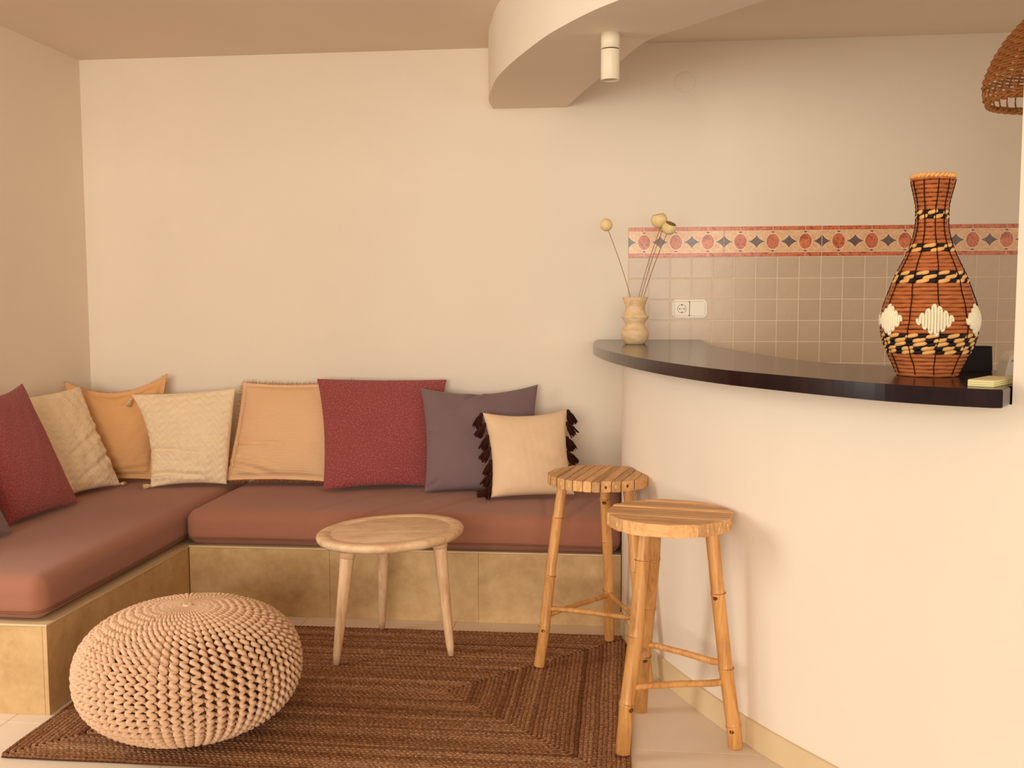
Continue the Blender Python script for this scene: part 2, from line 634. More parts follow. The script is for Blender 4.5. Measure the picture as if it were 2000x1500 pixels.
# kitchen wall tiles: plain field and printed border
PT = 0.0946
X0, ZB, ZT = 0.020, 1.457, 1.592
struct_grout = obj('tile_grout', box_mesh('tile_grout', X0, X0 + 20 * PT, -0.0064, 0.0, ZB - 9 * PT, ZT), M_tilegrout, wb)
tmesh = box_mesh('wall_tile', 0.0018, PT - 0.0018, -0.0075, -0.002, 0.0018, PT - 0.0018, 0.0016, 2)
for i in range(20):
    for j in range(9):
        obj('wall_tile', tmesh, M_tile, wb, (X0 + i * PT, 0, ZB - (j + 1) * PT))
LW = 0.4265
lm = box_mesh('border_tile', -LW / 2 + 0.002, LW / 2 - 0.002, -0.0095, -0.002, -0.0665, 0.0665, 0.001, 1)
for i in range(4):
    obj('border_tile', lm, M_listello, wb, (X0 + LW * (i + 0.5), 0, (ZB + ZT) / 2))
lm2 = box_mesh('border_tile', -LW / 2 + 0.002, -LW / 2 + 20 * PT - 4 * LW, -0.0095, -0.002, -0.0665, 0.0665, 0.001, 1)
obj('border_tile', lm2, M_listello, wb, (X0 + LW * 4.5, 0, (ZB + ZT) / 2))

# ------------------------------------------------------------------ bar counter top
cf = catmull([(-0.117, -0.002), (-0.125, -0.30), (-0.113, -0.62), (-0.049, -1.06), (0.053, -1.481), (0.160, -1.79), (0.255, -2.00), (0.343, -2.14), (0.458, -2.304), (0.561, -2.432), (0.663, -2.515), (0.757, -2.566)], 6)
cb = catmull([(1.12, -2.13), (0.95, -1.985), (0.714, -1.814), (0.575, -1.685), (0.495, -1.457), (0.416, -1.05), (0.370, -0.785), (0.346, -0.522), (0.350, -0.012)], 6)
poly = [tuple(p) for p in cf] + [(0.797, -2.494), (0.792, -2.479), (0.912, -2.400), (1.10, -2.28)] + [tuple(p) for p in cb]
ctr = obj('bar_counter', prism_mesh('bar_counter', poly, CT_BOT, CT_TOP, 0.004, 2), M_counter)
tag(ctr, 'long curved dark glossy wooden bar top resting on the low white wall', 'counter')

# ------------------------------------------------------------------ wall fittings
sw = thing('wall_socket', 'double cream power socket plate on the beige kitchen tiles', 'socket', (0.297, -0.0075, 1.2265))


def rrect(w, h, r, k=6):
    pts = []
    for cx, cy, a0 in ((w / 2 - r, h / 2 - r, 0), (-w / 2 + r, h / 2 - r, 90), (-w / 2 + r, -h / 2 + r, 180), (w / 2 - r, -h / 2 + r, 270)):
        for i in range(k + 1):
            a = math.radians(a0 + 90 * i / k)
            pts.append((cx + r * math.cos(a), cy + r * math.sin(a)))
    return pts


def plate(name, w, h, r, y0, y1, mat, parent, cx=0.0, cz=0.0, bev=0.0015):
    me = prism_mesh(name, rrect(w, h, r), 0, y1 - y0, bev, 2)
    me.transform(Matrix.Rotation(math.radians(90), 4, 'X'))
    return obj(name, me, mat, parent, (cx, -y0, cz))


plate('frame', 0.154, 0.081, 0.014, 0.0, 0.008, M_white, sw, bev=0.003)
plate('shadow_gap', 0.137, 0.066, 0.006, 0.0078, 0.0084, M_dark, sw, bev=0)
plate('socket_insert', 0.0665, 0.0645, 0.006, 0.0080, 0.0110, M_white, sw, -0.0345, 0)
plate('rocker_switch', 0.0665, 0.0645, 0.002, 0.0080, 0.0120, M_white, sw, 0.0345, 0)
ring = Tubes()
a = np.linspace(0, 2 * np.pi, 40, endpoint=False)
ring.add(np.stack([0.019 * np.cos(a), 0 * a, 0.019 * np.sin(a)], 1), 0.0008, 5, True, up=np.broadcast_to(np.array([0, 1.0, 0]), (40, 3)))
obj('socket_ring', ring.mesh('socket_ring'), M_greyink, sw, (-0.0345, -0.0113, 0))
for dx, dz, r in ((-0.0095, 0, 0.0026), (0.0095, 0, 0.0026), (0, 0, 0.0018), (0, 0.016, 0.0026), (0, -0.016, 0.0026)):
    me = lathe_mesh('pin_hole', [(r, 0), (r, 0.0008)], 12, False)
    me.transform(Matrix.Rotation(math.radians(90), 4, 'X'))
    obj('pin_hole', me, M_dark, sw, (-0.0345 + dx, -0.0108, dz))
dm = lathe_mesh('cover_disc', [(0.046, 0.0), (0.046, 0.0012), (0.044, 0.0026), (0.0, 0.0030)], 48)
dm.transform(Matrix.Rotation(math.radians(90), 4, 'X'))
tag(obj('cover_disc', dm, M_wall, None, (0.267, 0.0, 2.231)), 'round blank junction cover painted the colour of the back wall', 'cover plate')

# ceiling spot lamp under the bulkhead
sp = thing('spot_lamp', 'slim cream cylinder spot lamp fixed under the curved bulkhead', 'lamp', (-0.047, -1.266, BULK))
obj('mount', lathe_mesh('mount', [(0.0, 0.0), (0.0305, 0.0), (0.0305, -0.048), (0.028, -0.049), (0, -0.049)], 40, True, False), M_paint, sp)
obj('joint', lathe_mesh('joint', [(0.027, -0.048), (0.027, -0.0535)], 32, True), M_dark, sp)
hd = obj('head', lathe_mesh('head', [(0.024, -0.0525), (0.030, -0.0525), (0.0305, -0.054), (0.0305, -0.148), (0.029, -0.1495), (0.0275, -0.1485), (0.0265, -0.135), (0.0, -0.135)], 40, True, False), M_paint, sp)
obj('lens', lathe_mesh('lens', [(0.0, -0.137), (0.0255, -0.137), (0.0255, -0.1365)], 32, True, False), M_dark, hd)

# ------------------------------------------------------------------ built-in L bench
BX, BY, BZ, BE = -1.745, -0.790, 0.285, -1.82
bn = thing('stone_bench', 'built-in L-shaped bench clad in honey limestone along both walls', 'bench', (-1.2, -0.4, 0))
off = Vector((1.2, 0.4, 0))
Lp = [(XL + 0.002, -0.002), (XL + 0.002, BE + 0.014), (BX - 0.014, BE + 0.014), (BX - 0.014, BY + 0.014), (-0.003, BY + 0.014), (-0.003, -0.002)]
o = obj('core', prism_mesh('core', Lp, 0.0, BZ - 0.008), M_stone, bn, off)
st = 0.002
Lt = [(XL + 0.002, -0.002), (XL + 0.002, BE - st), (BX + st, BE - st), (BX + st, BY - st), (-0.003, BY - st), (-0.003, -0.002)]
obj('top_slab', prism_mesh('top_slab', Lt, BZ - 0.008, BZ, 0.0035, 3), M_stone_edge, bn, off)


def panel(x0, x1, y0, y1):
    obj('panel', box_mesh('panel', x0, x1, y0, y1, 0.0, BZ - 0.008, 0.0006, 1), M_stone, bn, off)


g = 0.0004
for a, b in ((BX + 0.003, -1.16), (-1.16, -0.56), (-0.56, -0.003)):
    panel(a + g, b - g, BY, BY + 0.014)
for a, b in ((BE, -1.70), (-1.70, -1.10), (-1.10, BY + 0.003)):
    panel(BX - 0.014, BX, a + g, b - g)
for a, b in ((XL + 0.003, -2.33), (-2.33, BX - 0.014)):
    panel(a + g, b - g, BE, BE + 0.014)


# seat mattresses
def axis_coords(h, r, n_mid, n_edge=6):
    e = np.linspace(0, r, n_edge)
    m = np.linspace(r, 2 * h - r, n_mid)[1:-1]
    return np.concatenate([e, m, 2 * h - e[::-1]]) - h


def soft_box(name, hx, hy, hz, r, crown=0.0, seed=0, wr=0.0, nm=40, folds=()):
    ax = [axis_coords(hx, r, nm), axis_coords(hy, r, nm), axis_coords(hz, r, 4)]
    vid, V, F = {}, [], []

    def vert(p):
        k = tuple(round(c, 6) for c in p)
        if k not in vid:
            vid[k] = len(V)
            V.append(p)
        return vid[k]
    H = (hx, hy, hz)
    for d in range(3):
        u, v = [(1, 2), (2, 0), (0, 1)][d]
        for sgn in (-1, 1):
            for i in range(len(ax[u]) - 1):
                for j in range(len(ax[v]) - 1):
                    q = []
                    for di, dj in ((0, 0), (1, 0), (1, 1), (0, 1)):
                        p = [0, 0, 0]
                        p[d] = sgn * H[d]
                        p[u] = ax[u][i + di]
                        p[v] = ax[v][j + dj]
                        q.append(vert(p))
                    F.append(q if sgn > 0 else q[::-1])
    P = np.array(V)
    Hn = np.array(H)
    q = np.clip(P, -(Hn - r), Hn - r)
    d = P - q
    n = np.linalg.norm(d, axis=1, keepdims=True)
    n[n < 1e-9] = 1
    P2 = q + d / n * r
    # keep the underside flat, puff the top, soft wrinkles
    k = (1 - np.clip(np.abs(P2[:, 0]) / hx, 0, 1) ** 4) * (1 - np.clip(np.abs(P2[:, 1]) / hy, 0, 1) ** 4)
    up = np.clip(P2[:, 2] / hz, 0, 1)
    P2[:, 2] += up * crown * k
    if wr:
        P2[:, 2] += up * k * wr * vnoise(P2[:, 0] * 9, P2[:, 1] * 7, seed)
        P2[:, 1] += (1 - np.abs(P2[:, 2]) / hz) * wr * 0.8 * vnoise(P2[:, 0] * 14, P2[:, 2] * 20, seed + 3)
    for x0, sl, dep, wd in folds:
        g_ = dep * np.exp(-((P2[:, 0] - x0 - sl * (P2[:, 1] + 0.1)) / wd) ** 2) * np.clip((0.25 - P2[:, 1]) * 3, 0, 1)
        P2[:, 2] -= up * g_
        P2[:, 1] += np.clip(-P2[:, 1] / hy, 0, 1) ** 3 * g_ * 0.6 * np.clip(P2[:, 2] / hz + 0.4, 0, 1)
    return mesh(name, P2, F, True), P2


def rrect_path(x0, x1, y0, y1, r, k=8):
    pts = []
    for cx, cy, a0 in ((x1 - r, y1 - r, 0), (x0 + r, y1 - r, 90), (x0 + r, y0 + r, 180), (x1 - r, y0 + r, 270)):
        for i in range(k + 1):
            a = math.radians(a0 + 90 * i / k)
            pts.append((cx + r * math.cos(a), cy + r * math.sin(a)))
    # subdivide the straights
    out = []
    for i in range(len(pts)):
        p, q = np.array(pts[i]), np.array(pts[(i + 1) % len(pts)])
        n = max(1, int(np.linalg.norm(q - p) / 0.06))
        for j in range(n):
            out.append(p + (q - p) * j / n)
    return np.array(out)


SEAT_T = 0.142


def mattress(label, x0, x1, y0, y1, seed, crown, nm=40, folds=()):
    cx, cy = (x0 + x1) / 2, (y0 + y1) / 2
    t = thing('seat_cushion', label, 'cushion', (cx, cy, BZ), 0, 'bench seat cushions')
    me, _ = soft_box('mattress', (x1 - x0) / 2, (y1 - y0) / 2, SEAT_T / 2, 0.050, crown, seed, 0.0022, nm, folds)
    obj('mattress', me, M_seat, t, (0, 0, SEAT_T / 2))
    pth = rrect_path(x0 - cx, x1 - cx, y0 - cy, y1 - cy, 0.05)
    P = np.column_stack([pth * 0.9975, 0.030 + 0.0025 * np.sin(np.arange(len(pth)) * 0.4)])
    tb = Tubes()
    tb.add(P, 0.0042, 6, True)
    obj('piping', tb.mesh('piping'), M_pipe, t)
    return t


mattress('brown canvas seat cushion on the rear bench behind the round wooden table', BX - 0.012, -0.004, BY - 0.010, -0.004, 3, 0.010, 150, [(-0.22, 0.5, 0.005, 0.018), (0.06, 0.6, 0.006, 0.020), (0.24, 0.45, 0.006, 0.016), (0.56, -0.1, 0.006, 0.014), (0.66, 0.15, 0.007, 0.013), (0.75, 0.25, 0.006, 0.014)])
mattress('brown canvas seat cushion on the left arm of the bench with its end facing us', XL + 0.004, BX - 0.018, BE + 0.015, -0.004, 5, 0.012)
SZ = BZ + SEAT_T + 0.012


# ------------------------------------------------------------------ scatter cushions
def pillow_geo(c, T, n=44, bow=(0.05, 0.05, 0.06, 0.05), flat=0.0, disp=None, wrk=0.004, seed=0, pw=0.42):
    """c = BL, BR, TR, TL corner points.  Returns verts, faces, uv, boundary points and the frame."""
    BL, BR, TR, TL = [np.array(p, float) for p in c]
    s = np.linspace(0, 1, n + 1)
    # denser near the seams
    s = 0.5 - 0.5 * np.cos(np.pi * s) * (0.55 + 0.45 * np.abs(np.cos(np.pi * s)))
    s = (s - s[0]) / (s[-1] - s[0])
    U, V = np.meshgrid(s, s, indexing='ij')
    b, r, t, l = bow
    qv, qu = 4 * V * (1 - V), 4 * U * (1 - U)
    U2 = U + l * qv * (1 - U) - r * qv * U
    V2 = V + b * qu * (1 - V) - t * qu * V
    P = ((1 - U2) * (1 - V2))[..., None] * BL + (U2 * (1 - V2))[..., None] * BR + (U2 * V2)[..., None] * TR + ((1 - U2) * V2)[..., None] * TL
    nrm = np.cross(BR - BL + TR - TL, TL - BL + TR - BR)
    nrm /= np.linalg.norm(nrm)
    m = flat
    Ub = np.clip((U - m) / (1 - 2 * m), 0, 1)
    Vb = np.clip((V - m) / (1 - 2 * m), 0, 1)
    prof = (16 * Ub * (1 - Ub) * Vb * (1 - Vb)) ** pw
    prof = prof * (1 + 0.10 * (0.5 - V))       # sag: fuller at the bottom
    h = T * 0.5 * prof + 0.0025
    w1 = wrk * vnoise(U * 11, V * 9, seed) * (prof ** 0.5) + wrk * 0.8 * vnoise(U * 23 + V * 8, V * 19, seed + 9) * (prof ** 0.5) * (1 - prof * 0.6)
    hf = h + w1
    if disp is not None:
        hf = hf + disp(U, V) * np.clip(prof * 3, 0.25, 1)
    Pf = P + nrm * hf[..., None]
    Pb = P - nrm * (h * 0.8)[..., None]
    k = n + 1
    Vv = np.concatenate([Pf.reshape(-1, 3), Pb.reshape(-1, 3)])
    uv = np.concatenate([np.stack([U, V], -1).reshape(-1, 2)] * 2)
    F = []
    for i in range(n):
        for j in range(n):
            a, b2, c2, d = i * k + j, (i + 1) * k + j, (i + 1) * k + j + 1, i * k + j + 1
            F.append((a, b2, c2, d))
            F.append((a + k * k, d + k * k, c2 + k * k, b2 + k * k))
    ring = [(i, 0) for i in range(n)] + [(n, j) for j in range(n)] + [(n - i, n) for i in range(n)] + [(0, n - j) for j in range(n)]
    idx = [i * k + j for i, j in ring]
    for q in range(len(idx)):
        a, b2 = idx[q], idx[(q + 1) % len(idx)]
        F.append((a, a + k * k, b2 + k * k, b2))
    E = P.reshape(-1, 3)[idx]
    return Vv, F, uv, E, nrm, P


def pillow(label, c, T, mat, kind='pillow', name='cushion', **kw):
    Vv, F, uv, E, nrm, P = pillow_geo(c, T, **kw)
    base = (np.array(c[0]) + np.array(c[1])) / 2
    t = thing(name, label, 'pillow', tuple(base))
    me = mesh('cover', Vv - base, F, True)
    ul = me.uv_layers.new(name='UVMap')
    li = np.zeros(len(me.loops), int)
    me.loops.foreach_get('vertex_index', li)
    ul.data.foreach_set('uv', uv[li].ravel())
    obj('cover', me, mat, t)
    return t, base, E - base, nrm, P - base


def fringe(t, E, nrm, mat, length=0.016, dens=0.0022, sides=None, name='fringe'):
    """short loose threads standing off the seam, one joined part"""
    n = len(E)
    ctr = E.mean(0)
    tb_v, tb_f = [], []
    rr = np.random.default_rng(4)
    seg = np.linalg.norm(np.roll(E, -1, 0) - E, axis=1)
    cnt = 0
    for i in range(n):
        side = i * 4 // n
        if sides is not None and side not in sides:
            continue
        a, b = E[i], E[(i + 1) % n]
        tan = (b - a) / (seg[i] + 1e-9)
        out = np.cross(tan, nrm)
        if np.dot(out, a - ctr) < 0:
            out = -out
        m = max(1, int(seg[i] / dens))
        for q in range(m):
            p = a + (b - a) * (q + rr.random()) / m + nrm * rr.normal() * 0.0016
            d = out + tan * rr.normal() * 0.35 + nrm * rr.normal() * 0.25
            d /= np.linalg.norm(d)
            l = length * rr.uniform(0.6, 1.15)
            wv = tan * 0.0009
            wn = nrm * 0.0009
            p = p - out * 0.003
            tb_v += [p - wv - wn, p + wv - wn, p + wn * 1.5, p + d * l]
            tb_f += [(cnt, cnt + 1, cnt + 3), (cnt + 1, cnt + 2, cnt + 3), (cnt + 2, cnt, cnt + 3)]
            cnt += 4
    o = obj(name, mesh(name, tb_v, tb_f), mat, t)
    o['kind'] = 'stuff'
    return o


def tassel_mesh(name, L=0.05, r=0.014, seed=0):
    tb = Tubes()
    rr = np.random.default_rng(seed)
    # knot
    tb.add([(0, 0, 0.004), (0, 0, 0.0), (0, 0, -0.006), (0, 0, -0.012)], [0.002, r * 0.38, r * 0.42, r * 0.3], 8)
    for i in range(46):
        a = rr.uniform(0, 6.28)
        q = math.sqrt(rr.random())
        x, y = math.cos(a) * q, math.sin(a) * q
        l = L * rr.uniform(0.85, 1.05)
        tb.add([(x * r * 0.25, y * r * 0.25, -0.006), (x * r * 0.75, y * r * 0.75, -l * 0.45), (x * r * 1.05, y * r * 1.05, -l)], [0.0016, 0.0019, 0.0012], 4)
    return tb.mesh(name)


def tassel(t, p, d, mat, me, scale=1.0, name='tassel'):
    o = obj(name, me, mat, t, p)
    o.rotation_euler = Vector(d).to_track_quat('-Z', 'Y').to_euler()
    o.scale = (scale,) * 3
    return o


def chev(f1, amp, ang=0.6):
    def d(U, V):
        a = np.sin(2 * np.pi * (f1 * (V + ang * U) + 0.35 * np.sin(2 * np.pi * U * 7)))
        b = np.sin(2 * np.pi * 26 * U) * np.sin(2 * np.pi * 30 * V)
        return amp * a + amp * 0.55 * b
    return d


def creases(lst):
    """soft folds: (u0, v0, u1, v1, depth, width)"""
    def d(U, V):
        s = np.zeros_like(U)
        for u0, v0, u1, v1, dep, wd in lst:
            dx, dy = u1 - u0, v1 - v0
            l2 = dx * dx + dy * dy
            tt = np.clip(((U - u0) * dx + (V - v0) * dy) / l2, 0, 1)
            dist = np.hypot(U - (u0 + tt * dx), V - (v0 + tt * dy))
            s -= dep * np.exp(-(dist / wd) ** 2) * (1 - 0.6 * tt)
            s += dep * 0.7 * np.exp(-((dist - 1.8 * wd) / wd) ** 2) * (1 - 0.6 * tt)
        return s
    return d


def both(*fs):
    return lambda U, V: sum(f(U, V) for f in fs)


Zp = SZ + 0.004
# left wall, nearest first
pillow('mauve-grey cushion cut by the left edge of the picture', [(-2.20, -1.735, Zp), (-2.165, -1.315, Zp), (-2.415, -1.30, 0.85), (-2.43, -1.72, 0.86)], 0.13, M_grey, seed=1)
pillow('dark red tweed cushion leaning on the left wall', [(-2.255, -1.200, Zp), (-2.215, -0.785, Zp + 0.002), (-2.43, -0.793, 0.935), (-2.44, -1.235, 0.93)], 0.14, M_red, seed=2, bow=(0.02, 0.06, 0.07, 0.05), wrk=0.003)
t, b, E, nrm, P = pillow('cream tufted cushion leaning on the left wall beside the dark red one', [(-2.34, -0.745, Zp), (-2.245, -0.375, Zp + 0.002), (-2.46, -0.300, 0.880), (-2.50, -0.72, 0.865)], 0.115, M_cream, n=110, disp=both(chev(15, 0.0018), creases([(1.0, 0.55, 0.3, 0.35, 0.006, 0.030), (1.0, 0.30, 0.4, 0.12, 0.007, 0.030)])), seed=3, bow=(0.03, 0.06, 0.02, 0.04))
TM1 = tassel_mesh('tassel', 0.045, 0.013, 1)
tassel(t, tuple(P[-1, 0] + np.array([0.004, 0.0, 0.006])), (0.25, 0.9, -0.12), M_creamtassel, TM1, 0.75)
# corner
t, b, E, nrm, P = pillow('ochre tan cushion with frayed corner flaps standing in the corner', [(-2.49, -0.33, Zp + 0.005), (-2.155, -0.235, Zp + 0.005), (-2.137, -0.09, 0.925), (-2.545, -0.265, 0.900)], 0.115, M_ochre, n=60, flat=0.055, bow=(0.02, 0.01, 0.15, 0.02), disp=creases([(0.85, 0.98, 0.55, 0.86, 0.012, 0.022), (0.2, 0.97, 0.45, 0.86, 0.008, 0.02), (1.0, 0.12, 0.4, 0.08, 0.008, 0.02)]), seed=4)
fringe(t, E, nrm, M_fringe, 0.013)
# rear wall
t, b, E, nrm, P = pillow('cream tufted cushion with small corner tassels between the two tan cushions', [(-2.083, -0.405, Zp), (-1.775, -0.300, Zp), (-1.760, -0.205, 0.868), (-2.248, -0.225, 0.838)], 0.13, M_cream, n=110, disp=both(chev(13, 0.0030, 0.45), creases([(0.0, 0.38, 0.6, 0.30, 0.012, 0.020), (0.0, 0.12, 0.7, 0.06, 0.012, 0.022), (0.0, 0.25, 0.4, 0.22, 0.006, 0.015)])), seed=5, bow=(0.03, 0.01, 0.02, 0.10))
tassel(t, tuple(P[0, 0] + np.array([0.006, -0.004, 0.010])), (-0.9, -0.3, -0.12), M_creamtassel, TM1, 0.8)
tassel(t, tuple(P[0, -8] + np.array([0.0, -0.012, -0.012])), (-0.35, -0.2, -0.9), M_creamtassel, TM1, 0.85)
t, b, E, nrm, P = pillow('pale tan muslin cushion with a fringed edge left of the red one', [(-1.790, -0.270, Zp + 0.012), (-1.295, -0.270, Zp + 0.012), (-1.244, -0.075, 0.893), (-1.770, -0.080, 0.885)], 0.13, M_tan, n=70, flat=0.035, bow=(0.02, 0.0, 0.03, 0.02), disp=creases([(0.02, 0.36, 0.5, 0.33, 0.016, 0.020), (0.0, 0.16, 0.45, 0.04, 0.016, 0.022), (0.1, 0.22, 0.5, 0.12, 0.008, 0.018)]), seed=6)
fringe(t, E, nrm, M_fringe, 0.026, 0.0017)
pillow('large red tweed cushion in the middle of the rear bench', [(-1.297, -0.405, Zp), (-0.846, -0.262, Zp), (-0.806, -0.070, 0.903), (-1.392, -0.150, 0.910)], 0.125, M_red, seed=7, bow=(0.03, 0.02, 0.015, 0.035), wrk=0.003, disp=creases([(0.98, 0.10, 0.6, 0.16, 0.008, 0.02), (0.0, 0.05, 0.3, 0.10, 0.006, 0.02)]))
pillow('plain mauve-grey cushion between the red one and the small tasselled one', [(-0.850, -0.392, Zp), (-0.378, -0.295, Zp), (-0.384, -0.078, 0.884), (-0.902, -0.195, 0.876)], 0.13, M_grey, n=60, seed=8, bow=(0.02, 0.03, 0.085, 0.035), wrk=0.003, disp=creases([(0.50, 1.0, 0.38, 0.93, 0.02, 0.022), (0.0, 0.52, 0.10, 0.52, 0.012, 0.015), (0.03, 0.03, 0.12, 0.08, 0.01, 0.02)]))
t, b, E, nrm, P = pillow('small cream linen cushion with dark brown tassels down both sides', [(-0.541, -0.540, Zp + 0.009), (-0.200, -0.445, Zp + 0.009), (-0.240, -0.305, 0.795), (-0.600, -0.362, 0.785)], 0.14, M_linen, n=54, seed=9, bow=(0.02, 0.05, 0.07, 0.06), wrk=0.003)
TD = [tassel_mesh('tassel', 0.052, 0.017, 20 + i) for i in range(3)]
nP = P.shape[0] - 1
for i, fr in enumerate((0.985, 0.86, 0.72, 0.57, 0.43, 0.29, 0.15)):
    j = int(np.argmin(np.abs(np.linspace(0, 1, nP + 1) - fr)))
    # find grid row whose height fraction is closest
    hgt = (P[0, :, 2] - P[0, 0, 2]) / (P[0, -1, 2] - P[0, 0, 2])
    j = int(np.argmin(np.abs(hgt - fr)))
    tassel(t, tuple(P[0, j] + np.array([-0.004, -0.004, 0.0])), (-0.34 - 0.2 * (i % 2), -0.10, -0.9), M_tassel, TD[i % 3], 1.25)
tassel(t, tuple(P[0, 0] + np.array([-0.004, -0.006, 0.026])), (-0.75, -0.45, -0.10), M_tassel, TD[1], 1.1)
for i, fr in enumerate((0.99, 0.84, 0.66, 0.50, 0.34)):
    hgt = (P[-1, :, 2] - P[-1, 0, 2]) / (P[-1, -1, 2] - P[-1, 0, 2])
    j = int(np.argmin(np.abs(hgt - fr)))
    tassel(t, tuple(P[-1, j] + np.array([0.004, 0.004, 0.0])), (0.42 + 0.2 * (i % 2), 0.0, -0.9), M_tassel, TD[(i + 1) % 3], 1.25)


# ------------------------------------------------------------------ braided jute rug
def rug():
    x0, x1, y0, y1, zt = -1.722, 0.030, -2.115, -0.925, 0.012
    t = thing('jute_rug', 'brown braided jute rug with concentric rectangular bands on the floor', 'rug', ((x0 + x1) / 2, (y0 + y1) / 2, 0))
    cx, cy = (x0 + x1) / 2, (y0 + y1) / 2
    hx, hy = (x1 - x0) / 2, (y1 - y0) / 2
    pitch = 0.0135
    nl = int(hy / pitch)
    pitch = hy / nl
    prof = np.array([-1.0, -0.72, -0.25, 0.25, 0.72, 1.0])
    hz = np.array([0.62, 0.86, 1.0, 1.0, 0.86, 0.62])
    VV, FF, SS, cnt = [], [], [], 0
    rr = np.random.default_rng(5)
    for i in range(nl):
        o = (i + 0.5) * pitch
        a, b = hx - o, hy - o
        if b < pitch * 0.3:
            b = pitch * 0.35
        rad = min(0.012, a, b)
        # rounded rectangle sampled at even steps
        corner = []
        for ccx, ccy, a0 in ((a - rad, b - rad, 0), (-a + rad, b - rad, 90), (-a + rad, -b + rad, 180), (a - rad, -b + rad, 270)):
            for q in range(5):
                an = math.radians(a0 + 90 * q / 4)
                corner.append((ccx + rad * math.cos(an), ccy + rad * math.sin(an)))
        Q = np.array(corner + [corner[0]])
        Ls = poly_len(Q)
        m = max(12, int(Ls[-1] / 0.0048))
        s = np.linspace(0, Ls[-1], m, endpoint=False)
        C = np.stack([np.interp(s, Ls, Q[:, 0]), np.interp(s, Ls, Q[:, 1])], 1)
        wob = 0.0012 * np.sin(s * 9 + i) + 0.0008 * np.sin(s * 23 + 2 * i)
        T = np.roll(C, -1, 0) - np.roll(C, 1, 0)
        T /= np.linalg.norm(T, axis=1, keepdims=True) + 1e-9
        N = np.stack([T[:, 1], -T[:, 0]], 1)
        ph = rr.uniform(0, 6.28)
        base = 0.5 + 0.14 * rr.normal()
        k = len(prof)
        br = np.abs(np.sin(np.pi * s[:, None] / 0.0165 + ph + np.abs(prof)[None, :] * 1.3 * (1 if i % 2 else -1)))
        W = C[:, None, :] + N[:, None, :] * (prof[None, :, None] * pitch * 0.53 + wob[:, None, None])
        Z = zt * (hz[None, :] * (0.74 + 0.30 * br)) + 0.0006 * np.sin(s * 5)[:, None]
        V = np.concatenate([W, Z[..., None]], -1).reshape(-1, 3)
        VV.append(V)
        SS.append(np.clip(base + 0.25 * (br - 0.5) + 0.12 * np.sin(s * 3.1 + i)[:, None] + 0.16 * rr.normal(size=br.shape), 0, 1).ravel())
        ii = np.arange(m)[:, None]
        kk = np.arange(k - 1)[None, :]
        i2 = (ii + 1) % m
        FF.append((np.stack([ii * k + kk, ii * k + kk + 1, i2 * k + kk + 1, i2 * k + kk], -1).reshape(-1, 4) + cnt))
        cnt += m * k
    F = np.concatenate(FF).tolist()
    me = mesh('braid', np.concatenate(VV), F, True)
    at = me.attributes.new('strand', 'FLOAT', 'POINT')
    at.data.foreach_set('value', np.concatenate(SS).astype(np.float32))
    o = obj('braid', me, M_jute, t)
    o['kind'] = 'stuff'
    obj('backing', box_mesh('backing', -hx + 0.004, hx - 0.004, -hy + 0.004, hy - 0.004, 0.0005, 0.0045), M_core, t)
    return zt + 0.0018


RUG_Z = rug()


